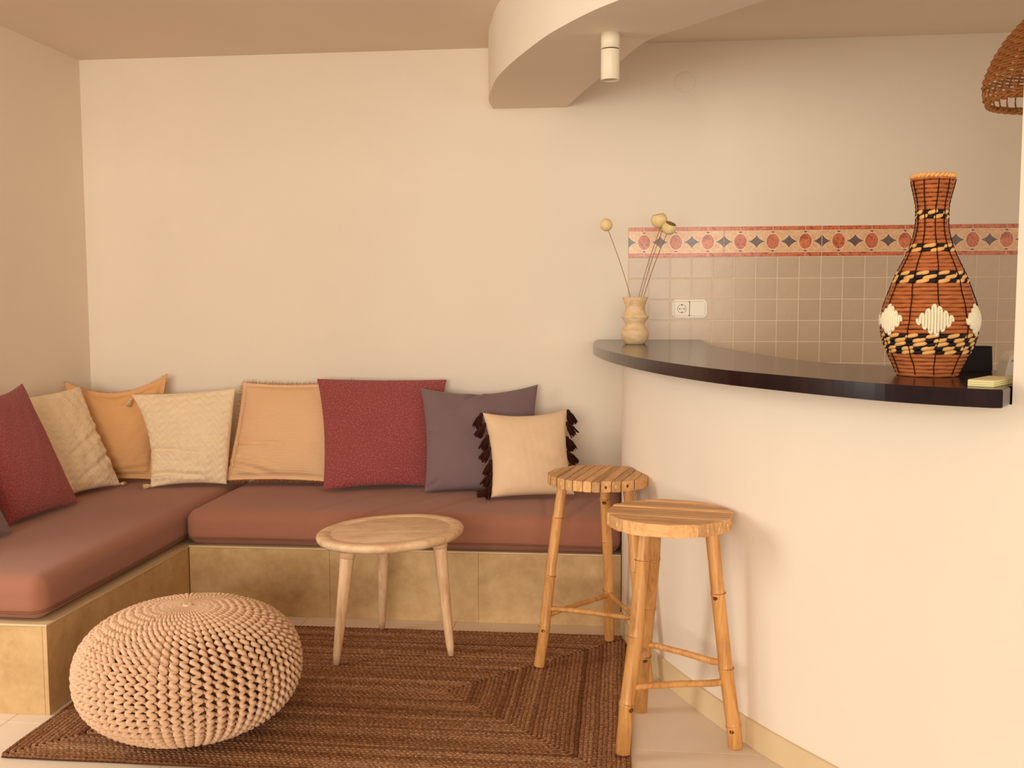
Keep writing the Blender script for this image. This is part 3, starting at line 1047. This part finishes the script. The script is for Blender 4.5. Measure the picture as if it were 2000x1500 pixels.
# ------------------------------------------------------------------ knitted pouf
def pouf():
    A, HH, EX = 0.3155, 0.362, 0.86
    cx, cy, z0 = -1.262, -1.887, RUG_Z
    t = thing('knitted_pouf', 'chunky beige hand-knitted round pouf on the jute rug', 'pouf', (cx, cy, z0), math.radians(14))
    t.location.z += 0.004

    def sq(v, e):
        return np.sign(v) * np.abs(v) ** e
    ph = np.linspace(0, np.pi, 2001)
    r = A * sq(np.sin(ph), EX)
    z = HH / 2 + HH / 2 * sq(np.cos(ph), EX)
    s = np.concatenate([[0], np.cumsum(np.hypot(np.diff(r), np.diff(z)))])
    # inner body
    prof = [(max(0.0, a * 0.965), HH / 2 + (b - HH / 2) * 0.95) for a, b in zip(r[::50], z[::50])]
    prof[0] = (0.0, prof[0][1])
    prof[-1] = (0.0, prof[-1][1])
    obj('filling', lathe_mesh('filling', prof[::-1], 64, True, False), M_core, t)
    N, ROW = 66, 0.0235
    tot = s[-1]
    rows = int(tot * 0.93 / ROW)
    SUB = 8
    q = np.arange(rows * SUB + 1) / SUB
    ss = 0.012 + q * ROW
    ss = ss[ss < tot * 0.965]
    q = q[:len(ss)]
    rr = np.interp(ss, s, r)
    zz = np.interp(ss, s, z)
    dr = np.gradient(rr)
    dz = np.gradient(zz)
    ln = np.hypot(dr, dz)
    nr, nz = -dz / ln, dr / ln           # outward normal in the (r, z) half plane
    if nr[len(nr) // 2] < 0:
        nr, nz = -nr, -nz
    spc = 2 * np.pi * rr / N
    tb = Tubes()
    rg = np.random.default_rng(2)
    for k in range(N):
        seam = k in (9, 10)
        amp = 0.27 * (0.2 if seam else 1.0) * rg.uniform(0.85, 1.15)
        phk = 0.45 * k + rg.normal() * 0.35
        lat = amp * spc * np.sin(2 * np.pi * q + phk) * np.clip(rr / 0.09, 0.15, 1)
        rad = 0.0052 * np.cos(2 * np.pi * q + 0.9 + phk) * np.clip((rr - 0.05) / 0.16, 0.05, 1)
        yr = np.minimum(0.0068, 0.36 * spc + 0.0014) * (1 + 0.10 * np.cos(4 * np.pi * q))
        th = 2 * np.pi * k / N + lat / np.maximum(rr, 0.004) + 0.10 * (ss / tot - 0.5)
        R = rr + nr * rad
        Z = zz + nz * rad
        P = np.stack([R * np.cos(th), R * np.sin(th), np.maximum(Z, 0.004)], 1)
        UPv = np.stack([nr * np.cos(th), nr * np.sin(th), nz], 1)
        tb.add(P, yr, 6, False, up=UPv)
    # recessed cross links of the stitches
    for k in range(N):
        for i in range(2, rows - 1):
            c = int((i + 0.25) * SUB)
            if c >= len(rr) - 1 or rr[c] < 0.05 or zz[c] < 0.01:
                continue
            e = min(len(rr) - 1, c + SUB // 2)
            pts = []
            for f in np.linspace(0, 1, 4):
                rc = rr[c] * (1 - f) + rr[e] * f
                zc = zz[c] * (1 - f) + zz[e] * f
                th = 2 * np.pi * (k + 0.2 + f * 0.65) / N + 0.10 * (ss[c] / tot - 0.5)
                d = -0.0075 - 0.002 * math.sin(math.pi * f)
                pts.append(((rc + nr[c] * d) * math.cos(th), (rc + nr[c] * d) * math.sin(th), max(0.004, zc + nz[c] * d)))
            tb.add(pts, 0.0050, 5, False, cap=False)
    o = obj('knitted_cover', tb.mesh('knitted_cover'), M_yarn, t)
    o['kind'] = 'stuff'
    # gathered closing knot on top
    kn = Tubes()
    a = np.linspace(0, 2 * np.pi, 14, endpoint=False)
    kn.add(np.stack([0.010 * np.cos(a), 0.010 * np.sin(a), np.full(14, HH + 0.001)], 1), 0.006, 6, True)
    obj('drawstring', kn.mesh('drawstring'), M_yarn, t)


pouf()


# ------------------------------------------------------------------ round wooden side table
def side_table():
    cx, cy = -0.823, -1.165
    t = thing('side_table', 'round pale wooden three-legged side table with a carved dished top', 'table', (cx, cy, RUG_Z))
    R = 0.263
    prof = [(0.0, -0.020), (R - 0.05, -0.020), (R - 0.012, -0.014), (R - 0.002, -0.004), (R, 0.006), (R - 0.003, 0.013), (R - 0.010, 0.0165), (R - 0.045, 0.0155), (R - 0.050, 0.012), (0.0, 0.012)]
    top = obj('table_top', lathe_mesh('table_top', prof, 72, True, False), M_table, t, (0, 0, 0.425))
    top.rotation_euler = (math.radians(0.0), math.radians(-2.6), math.radians(0))
    inl = obj('carved_inlay', lathe_mesh('carved_inlay', [(0.0, 0.0136), (R - 0.056, 0.0136), (R - 0.0505, 0.0122)], 72, True, False), M_tableinlay, top)
    feet = [(-0.980, -1.340, -0.938, -1.315), (-0.599, -1.212, -0.640, -1.200), (-0.912, -0.945, -0.885, -1.005)]
    for fx, fy, tx, ty in feet:
        f = np.array([fx - cx, fy - cy, 0.001])
        dx = tx - cx
        h = np.array([tx - cx, ty - cy, 0.425 - 0.020 + 0.0454 * dx - 0.002])
        s = np.linspace(0, 1, 12)
        P = f + (h - f) * s[:, None]
        rad = 0.0125 + 0.0125 * s ** 0.9
        rad[0] = 0.0105
        tb = Tubes()
        tb.add(P, rad, 20)
        lg = obj('leg', tb.mesh('leg'), M_tleg, t)
        tb = Tubes()
        u = (h - f) / np.linalg.norm(h - f)
        tb.add([h - u * 0.028, h - u * 0.024, h - u * 0.006, h + u * 0.003], [0.0245, 0.0265, 0.029, 0.030], 20)
        obj('collar', tb.mesh('collar'), M_table, lg)


side_table()


# ------------------------------------------------------------------ bamboo stools
def bamboo_pole(P0, P1, r0, r1, nodes, seed, sides=16):
    rr = np.random.default_rng(seed)
    P0, P1 = np.array(P0, float), np.array(P1, float)
    s = [0.0, 0.004]
    rad = [r0 * 0.94, r0]
    for nd in nodes:
        for d, k in ((-0.016, 1.0), (-0.006, 1.07), (-0.001, 1.10), (0.0005, 1.01), (0.003, 1.08), (0.009, 1.02), (0.02, 0.985)):
            s.append(nd + d)
            rad.append((r0 + (r1 - r0) * nd) * k)
    s += [0.995, 1.0]
    rad += [r1, r1 * 0.97]
    s = np.array(s)
    o = np.argsort(s)
    s, rad = s[o], np.array(rad)[o]
    side = np.cross(P1 - P0, [0.3, 1.0, 0.1])
    side /= np.linalg.norm(side)
    P = P0 + (P1 - P0) * s[:, None] + side * (0.0035 * np.sin(s * 5 + rr.uniform(0, 6)))[:, None] * np.clip(s * (1 - s) * 6, 0, 1)[:, None]
    tb = Tubes()
    tb.add(P, rad, sides)
    return tb.mesh('pole')


def stool(label, seat_c, R, ztop, th, ang, feet, tops, rleg, nodes, stret, seed, nslat=10):
    cx, cy = seat_c
    t = thing('bamboo_stool', label, 'stool', (cx, cy, 0), 0, 'bamboo bar stools')
    rr = random.Random(seed)
    # seat slats
    d = np.array([math.cos(ang), math.sin(ang)])
    n = np.array([-d[1], d[0]])
    ws = [rr.uniform(0.85, 1.15) for _ in range(nslat)]
    tot = sum(ws)
    edge = -R
    for i, wd in enumerate(ws):
        w = wd / tot * 2 * R
        a, b = edge + 0.0013, edge + w - 0.0013
        edge += w
        a, b = max(a, -R * 0.995), min(b, R * 0.995)
        ys = np.linspace(a, b, 7)
        hw = np.sqrt(np.maximum(R * R - ys * ys, 0.0008))
        jit = 1 + rr.uniform(-0.012, 0.012)
        pts = [(hw[k] * jit, ys[k]) for k in range(7)] + [(-hw[k] * jit, ys[k]) for k in range(6, -1, -1)]
        zt = rr.uniform(-0.0015, 0.0015)
        me = prism_mesh('slat', pts, -th, zt, 0.0035, 2)
        mid = (a + b) / 2
        o = obj('slat', me, M_slat, t, (0, 0, ztop), (0, 0, ang))
        # pale pith of the split cane at both ends
        hm = math.sqrt(max(R * R - mid * mid, 0.0008))
        for sg in (-1, 1):
            if rr.random() < 0.75 and abs(mid) < R * 0.9:
                pr = rr.uniform(0.0045, 0.0075)
                pm = lathe_mesh('pith', [(0.0, 0.0015), (pr, 0.0008), (pr * 1.15, -0.004)], 12, True, False)
                pm.transform(Matrix.Scale(0.75, 4, (0, 1, 0)))
                pm.transform(Matrix.Rotation(math.radians(90 * sg), 4, 'Y'))
                nx = math.atan2(mid, hm) * sg
                pm.transform(Matrix.Rotation(nx, 4, 'Z'))
                obj('pith', pm, M_pith if rr.random() < 0.88 else M_knot, o, (sg * (hm * jit - 0.0002), mid, -th * rr.uniform(0.45, 0.62)))
    # cleats below the slats
    for sgn in (-1, 1):
        me = box_mesh('cleat', -0.012, 0.012, -R * 0.55, R * 0.55, -th - 0.014, -th + 0.0005, 0.003, 1)
        obj('cleat', me, M_bamdark, t, (d[0] * sgn * R * 0.42, d[1] * sgn * R * 0.42, ztop), (0, 0, ang))
    pole = []
    for k, ((fx, fy, fz), (tx, ty)) in enumerate(zip(feet, tops)):
        p0, p1 = (fx - cx, fy - cy, fz + 0.0005), (tx - cx, ty - cy, ztop - th - 0.0005)
        pole.append((np.array(p0), np.array(p1)))
        lg = obj('leg', bamboo_pole(p0, p1, rleg * 1.06, rleg * 0.96, nodes[k], seed * 10 + k), M_bam, t)
        for nd in nodes[k]:
            kn = Tubes()
            pc = np.array(p0) + (np.array(p1) - np.array(p0)) * nd
            ax = (np.array(p1) - np.array(p0))
            ax /= np.linalg.norm(ax)
            kn.add([pc - ax * 0.0012, pc + ax * 0.0012], rleg * 1.075, 20)
            obj('node_ring', kn.mesh('node_ring'), M_bamdark, lg)
        # leaf-bud knots
        for nd in (nodes[k][::2] if k == 1 else nodes[k][:1]):
            pc = np.array(p0) + (np.array(p1) - np.array(p0)) * (nd - 0.018)
            an = rr.uniform(-2.4, -0.9)
            out = np.array([math.cos(an), math.sin(an), 0])
            pm = lathe_mesh('knot', [(0.0, 0.0006), (0.004, 0.0022), (0.007, 0.0002), (0.009, -0.004)], 12, True, False)
            o2 = obj('knot', pm, M_knot, lg, tuple(pc + out * rleg * 0.98))
            o2.rotation_euler = Vector(out).to_track_quat('Z', 'Y').to_euler()
    for a, b, za, zb, r in stret:
        pa = pole[a][0] + (pole[a][1] - pole[a][0]) * ((za - pole[a][0][2]) / (pole[a][1][2] - pole[a][0][2]))
        pb = pole[b][0] + (pole[b][1] - pole[b][0]) * ((zb - pole[b][0][2]) / (pole[b][1][2] - pole[b][0][2]))
        u = (pb - pa) / np.linalg.norm(pb - pa)
        obj('stretcher', bamboo_pole(pa + u * rleg * 0.8, pb - u * rleg * 0.8, r * 1.05, r * 0.95, [0.12, 0.48, 0.9], seed * 10 + 5 + a, 12), M_bam, t)
    return t


stool('bamboo bar stool standing in front, its seat slats running crosswise', (0.134, -1.800), 0.176, 0.668, 0.036, math.atan2(-0.213, 0.977),
      [(0.005, -1.942, RUG_Z), (0.324, -1.838, 0.0), (0.060, -1.604, 0.0)], [(0.064, -1.868), (0.250, -1.815), (0.098, -1.715)], 0.0195,
      [[0.22, 0.52, 0.86], [0.10, 0.36, 0.70], [0.30, 0.55, 0.80]], [(1, 2, 0.240, 0.228, 0.0095), (1, 0, 0.190, 0.196, 0.0095), (0, 2, 0.262, 0.205, 0.0090)], 3)
stool('bamboo bar stool farther back beside the bench, its seat slats running away from us', (-0.083, -1.165), 0.176, 0.668, 0.036, math.atan2(0.979, 0.206),
      [(-0.281, -1.288, RUG_Z), (-0.044, -0.985, RUG_Z), (0.088, -1.372, 0.0)], [(-0.205, -1.215), (-0.062, -1.075), (0.018, -1.235)], 0.0178,
      [[0.22, 0.50, 0.82], [0.32, 0.62, 0.88], [0.28, 0.56, 0.84]], [(0, 2, 0.212, 0.206, 0.0088), (0, 1, 0.186, 0.192, 0.0088), (1, 2, 0.200, 0.190, 0.0085)], 8, 11)


# ------------------------------------------------------------------ big woven vase
def woven_vase():
    vx, vy = 0.720, -2.180
    t = thing('woven_vase', 'tall orange woven rattan bottle vase with black bands and white diamonds', 'vase', (vx, vy, CT_TOP))
    prof = [(0.000, 0.0635), (0.027, 0.0745), (0.057, 0.088), (0.093, 0.1005), (0.131, 0.1035), (0.165, 0.0985), (0.201, 0.086), (0.237, 0.0725), (0.266, 0.0590), (0.296, 0.0455), (0.330, 0.0350), (0.355, 0.0310), (0.385, 0.0308), (0.405, 0.0322), (0.433, 0.0385), (0.452, 0.0430), (0.466, 0.0455)]
    pz = np.array([p[0] for p in prof])
    pr = np.array([p[1] for p in prof])
    fine = catmull([(p[1], p[0]) for p in prof], 8)
    fr, fz = fine[:, 0], fine[:, 1]
    arc = poly_len(fine)
    PIT = 0.0098
    nrow = int(arc[-1] / PIT)
    sr = (np.arange(nrow) + 0.5) * arc[-1] / nrow
    R = np.interp(sr, arc, fr)
    Z = np.interp(sr, arc, fz)
    Z = np.maximum(Z, 0.0052)

    def radius_at(z):
        return np.interp(z, fz, fr)
    # inner lining
    obj('lining', lathe_mesh('lining', [(0.0, 0.002)] + [(max(0.004, a - 0.0045), max(b, 0.002)) for a, b in zip(fr[::4], fz[::4])] + [(0.036, 0.455), (0.026, 0.40)], 40, True, False), M_stitch, t)
    bands = []
    for lo, hi in ((0.055, 0.100), (0.220, 0.247), (0.287, 0.312), (0.367, 0.390)):
        bands.append((lo, hi))
    coil = Tubes()
    strands = [(Tubes(), Tubes()) for _ in bands]
    rg = np.random.default_rng(9)
    for i in range(nrow):
        inb = [k for k, (lo, hi) in enumerate(bands) if lo <= Z[i] <= hi]
        if not inb:
            m = 56
            a = np.linspace(0, 2 * np.pi, m, endpoint=False)
            w = 0.0006 * np.sin(a * 9 + i * 1.7) + 0.0004 * rg.normal(size=m)
            coil.add(np.stack([(R[i] + w) * np.cos(a), (R[i] + w) * np.sin(a), Z[i] + w * 0.6], 1), 0.0052, 6, True)
        else:
            nat, blk = strands[inb[0]]
            nseg = max(6, int(round(2 * math.pi * R[i] / 0.046)))
            step = 2 * math.pi / nseg
            sh = i * 0.36 * step
            for k in range(nseg):
                for frac0, frac1, tb, extra in ((0.0, 0.64, nat, 0.0010), (0.60, 1.02, blk, 0.0004)):
                    aa = np.linspace(k + frac0, k + frac1, 9) * step + sh
                    u = np.linspace(-1, 1, 9)
                    tilt = -0.0030 * u * (0.046 * (frac1 - frac0) / 0.03)
                    rad = 0.0054 * np.sqrt(np.clip(1 - 0.75 * u ** 4, 0.05, 1))
                    rr_ = R[i] + extra + 0.0006 * (1 - u * u)
                    tb.add(np.stack([rr_ * np.cos(-aa), rr_ * np.sin(-aa), Z[i] + tilt], 1), rad, 6, False)
    obj('coil', coil.mesh('coil'), M_rattan, t)
    for nat, blk in strands:
        obj('natural_strand', nat.mesh('natural_strand'), M_natural, t)['kind'] = 'stuff'
        obj('black_strand', blk.mesh('black_strand'), M_cordblack, t)['kind'] = 'stuff'
    # vertical stitching
    stt = Tubes()
    for k in range(10):
        a0 = 2 * math.pi * k / 10 + 0.25
        zz = np.linspace(0.006, 0.458, 90)
        jog = 0.05 * np.sign(np.sin(zz * 40 + k * 1.3)) * 0.5 + 0.25 * (zz - 0.2) * (0.4 if k % 2 else -0.3)
        jog = np.convolve(np.pad(jog, 2, 'edge'), np.ones(5) / 5, 'valid')
        rz = radius_at(zz) + 0.0049 + 0.0012 * np.abs(np.sin(np.pi * zz / PIT))
        stt.add(np.stack([rz * np.cos(a0 + jog), rz * np.sin(a0 + jog), zz], 1), 0.0014, 5)
    obj('stitching', stt.mesh('stitching'), M_stitch, t)
    # white cord diamonds
    a_front = math.atan2(-CAM_D - vy, 0 - vx)
    for k in range(6):
        ac = a_front + math.radians(7) + k * math.pi / 3
        tb = Tubes()
        zc, hw, hh = 0.1335, 0.038, 0.034
        nst = 13
        for q in range(nst):
            u = (q - (nst - 1) / 2) / ((nst - 1) / 2)
            h = hh * (1 - abs(u) * 0.90)
            zz = np.linspace(zc - h, zc + h, 10)
            rz = radius_at(zz) + 0.0068
            aa = np.full(10, ac + u * hw / 0.108)
            tb.add(np.stack([rz * np.cos(aa), rz * np.sin(aa), zz], 1), 0.0032, 6)
            if q < nst - 1:
                u2 = u + 2 / (nst - 1)
                sg = 1 if q % 2 else -1
                h2 = hh * (1 - abs(u2) * 0.90)
                fs = np.linspace(0, 1, 5)
                aa = ac + (u + (u2 - u) * fs) * hw / 0.108
                zz = zc + sg * ((h + (h2 - h) * fs) + 0.003 * np.sin(np.pi * fs))
                rz = radius_at(zz) + 0.0068
                tb.add(np.stack([rz * np.cos(aa), rz * np.sin(aa), zz], 1), 0.0030, 6)
        obj('diamond', tb.mesh('diamond'), M_creamcord, t)
    # braided rim
    rim = Tubes()
    m = 160
    a = np.linspace(0, 2 * np.pi, m, endpoint=False)
    for p in (0, np.pi):
        rim.add(np.stack([(0.0452 + 0.0035 * np.cos(a * 15 + p)) * np.cos(a), (0.0452 + 0.0035 * np.cos(a * 15 + p)) * np.sin(a), 0.4665 + 0.0034 * np.sin(a * 15 + p)], 1), 0.0036, 6, True)
    obj('rim', rim.mesh('rim'), M_natural, t)


woven_vase()

# ------------------------------------------------------------------ small turned vase with dried pods
vz = tag(obj('turned_vase', lathe_mesh('turned_vase', [(0.0, 0.0), (0.038, 0.0), (0.042, 0.003), (0.052, 0.018), (0.0565, 0.038), (0.053, 0.056), (0.043, 0.070), (0.0385, 0.081), (0.0395, 0.086), (0.0545, 0.109), (0.0548, 0.112), (0.046, 0.121), (0.0395, 0.140), (0.0395, 0.153), (0.045, 0.170), (0.0525, 0.190), (0.051, 0.1915), (0.047, 0.188), (0.036, 0.150), (0.0, 0.148)], 56, True, False), M_vasewood, None, (0.048, -0.490, CT_TOP)),
         'small pale wooden vase with stacked waists on the bar top end', 'vase')


def dried(label, base, tip, r, axis, opening):
    t = thing('dried_flower', label, 'dried flower', base, 0, 'dried pods in the wooden vase')
    B, T = np.array(base), np.array(tip)
    ax = np.array(axis, float)
    ax /= np.linalg.norm(ax)
    head = T - B
    foot = head - ax * r * 0.95
    s = np.linspace(0, 1, 14)[:, None]
    P = foot * s + np.array([0.006, 0, 0]) * np.sin(np.pi * s) * (1 if foot[0] < 0 else -1)
    tb = Tubes()
    tb.add(P, 0.0014, 6)
    obj('stem', tb.mesh('stem'), M_stem, t)
    if opening:
        pr = []
        for k in range(15):
            a = -math.pi / 2 + (math.pi * 0.5 + math.radians(opening)) * k / 14
            pr.append((max(0.0, r * math.cos(a)), r * math.sin(a)))
        lip = pr[-1]
        pr += [(lip[0] - 0.002, lip[1] + 0.001)]
        me = lathe_mesh('pod', pr, 28, True, False)
        inn = [(max(0.0, q[0] - 0.0025), q[1] + 0.0012 if i < 4 else q[1]) for i, q in enumerate(pr[:-1])]
        me2 = lathe_mesh('pod_hollow', inn, 28, True, False)
    else:
        me = lathe_mesh('pod', [(max(0.0, r * math.cos(a)), r * math.sin(a) * 1.02) for a in np.linspace(-math.pi / 2, math.pi / 2, 15)], 28, True, False)
        me2 = None
    q = Vector(ax).to_track_quat('Z', 'Y').to_euler()
    o = obj('pod', me, M_pod, t, tuple(head), q)
    if me2:
        obj('pod_hollow', me2, M_podin, o)
    return t


vb = CT_TOP + 0.149
dried('single round dried pod leaning out left of the vase', (0.040, -0.488, vb), (-0.071, -0.490, 1.571), 0.0255, (-0.35, -0.1, 0.93), 0)
dried('largest dried pod cup, open on top, above the other right-hand ones', (0.052, -0.505, vb), (0.141, -0.500, 1.587), 0.0330, (-0.18, -0.12, 0.97), 42)
dried('dried pod half hidden behind the largest cup', (0.062, -0.478, vb), (0.160, -0.425, 1.570), 0.0270, (0.2, 0.1, 0.97), 35)
dried('dried pod with its ochre hollow turned towards us at the right', (0.070, -0.495, vb), (0.180, -0.545, 1.553), 0.0285, (0.33, -0.42, 0.84), 38)


# ------------------------------------------------------------------ things at the right end of the bar top
pd = thing('paper_pad', 'small pale yellow paper pad lying at the right end of the bar top', 'notepad', (0.775, -2.444, CT_TOP), math.atan2(0.123, 0.090))
for k in range(3):
    obj('sheets', box_mesh('sheets', -0.066, 0.066, -0.026, 0.026, 0.0002 + 0.0044 * k, 0.0042 + 0.0044 * k, 0.0008, 1), M_pad, pd)
obj('cover_sheet', box_mesh('cover_sheet', -0.065, 0.065, -0.025, 0.025, 0.0134, 0.0144, 0.0003, 1), M_padtop, pd)

dvc = thing('white_device', 'small white rounded plastic device behind the yellow pad by the pier', 'device', (0.945, -2.205, CT_TOP), math.radians(4))


def dome_profile():
    pts = [(-0.070, 0.0), (0.070, 0.0)]
    for a in np.linspace(0, 90, 10):
        pts.append((0.040 + 0.028 * math.cos(math.radians(a)), 0.032 + 0.028 * math.sin(math.radians(a))))
    for a in np.linspace(90, 180, 10):
        pts.append((-0.036 + 0.028 * math.cos(math.radians(a)), 0.032 + 0.028 * math.sin(math.radians(a))))
    return pts


me = prism_mesh('housing', dome_profile(), -0.025, 0.025, 0.004, 2)
me.transform(Matrix.Rotation(math.radians(90), 4, 'X'))
hs = obj('housing', me, M_white, dvc)
for k in range(5):
    lm_ = box_mesh('printed_mark', -0.0009, 0.0009, -0.0004, 0.0, -0.0013, 0.0013)
    obj('printed_mark', lm_, M_greyink, hs, (-0.0555 + 0.0022 * k, -0.0250, 0.0375 + 0.0013 * k), (0, math.radians(-30), 0))

bxo = thing('black_box', 'small black box half hidden behind the woven vase', 'box', (0.862, -2.022, CT_TOP), math.radians(2))
bmh = bmesh.new()
bmesh.ops.create_cube(bmh, size=1.0)
for v in bmh.verts:
    k = 0.95 if v.co.z > 0 else 1.0
    v.co = Vector((v.co.x * 0.108 * k, v.co.y * 0.042 * k, (v.co.z + 0.5) * 0.062))
bmesh.ops.bevel(bmh, geom=list(bmh.edges), offset=0.002, segments=2, affect='EDGES')
obj('body', bm_mesh(bmh, 'body'), M_black, bxo)
obj('lid', box_mesh('lid', -0.0515, 0.0515, -0.0205, 0.0205, 0.0605, 0.0635, 0.001, 1), M_black, bxo)


# ------------------------------------------------------------------ woven pendant lamp
def pendant():
    px, py = 1.235, -1.60
    zr = 1.828
    t = thing('pendant_lamp', 'brown wicker dome pendant lamp cut off by the white pier', 'lamp', (px, py, CEIL))
    dz = zr - CEIL
    prof = [(0.0, 0.196), (0.012, 0.205), (0.03, 0.2105), (0.06, 0.208), (0.10, 0.195), (0.14, 0.176), (0.18, 0.150), (0.215, 0.120), (0.245, 0.085), (0.268, 0.040), (0.272, 0.022)]
    fine = catmull([(p[1], p[0]) for p in prof], 6)
    arc = poly_len(fine)
    wv = Tubes()
    NR = 44
    rows = int(arc[-1] / 0.0098)
    m = NR * 4
    a = np.linspace(0, 2 * np.pi, m, endpoint=False)
    for i in range(rows):
        s = (i + 0.5) * arc[-1] / rows
        if 0.020 < s < 0.052:
            continue                                   # open lattice band above the rim
        r = np.interp(s, arc, fine[:, 0])
        z = np.interp(s, arc, fine[:, 1])
        k = 0.0034 * min(1, r / 0.1)
        rr_ = r + k * np.sin(a * NR / 2 + (i % 2) * np.pi)
        wv.add(np.stack([rr_ * np.cos(a), rr_ * np.sin(a), dz + z + 0.0008 * np.sin(a * 7 + i)], 1), 0.0036, 5, True)
    obj('weave', wv.mesh('weave'), M_wicker, t)
    rb = Tubes()
    for k in range(NR):
        an = 2 * math.pi * k / NR
        P = fine[::3]
        rb.add(np.stack([P[:, 0] * math.cos(an), P[:, 0] * math.sin(an), dz + P[:, 1]], 1), 0.0026, 5)
    obj('ribs', rb.mesh('ribs'), M_wicker, t)
    rm = Tubes()
    for p in (0, np.pi):
        rm.add(np.stack([(0.197 + 0.004 * np.cos(a * 22 + p)) * np.cos(a), (0.197 + 0.004 * np.cos(a * 22 + p)) * np.sin(a), dz + 0.004 * np.sin(a * 22 + p)], 1), 0.0045, 6, True)
    obj('rim', rm.mesh('rim'), M_wicker, t)
    cb_ = Tubes()
    cb_.add([(0, 0, -0.012), (0, 0, dz + 0.272)], 0.003, 8)
    obj('cord', cb_.mesh('cord'), M_black, t)
    obj('ceiling_rose', lathe_mesh('ceiling_rose', [(0.0, -0.024), (0.03, -0.022), (0.045, -0.006), (0.046, 0.0), (0.0, 0.0)], 32, True, False), M_white, t)
    obj('lamp_holder', lathe_mesh('lamp_holder', [(0.0, dz + 0.282), (0.022, dz + 0.280), (0.024, dz + 0.262), (0.018, dz + 0.20), (0.0, dz + 0.20)], 24, True, False), M_black, t)


pendant()
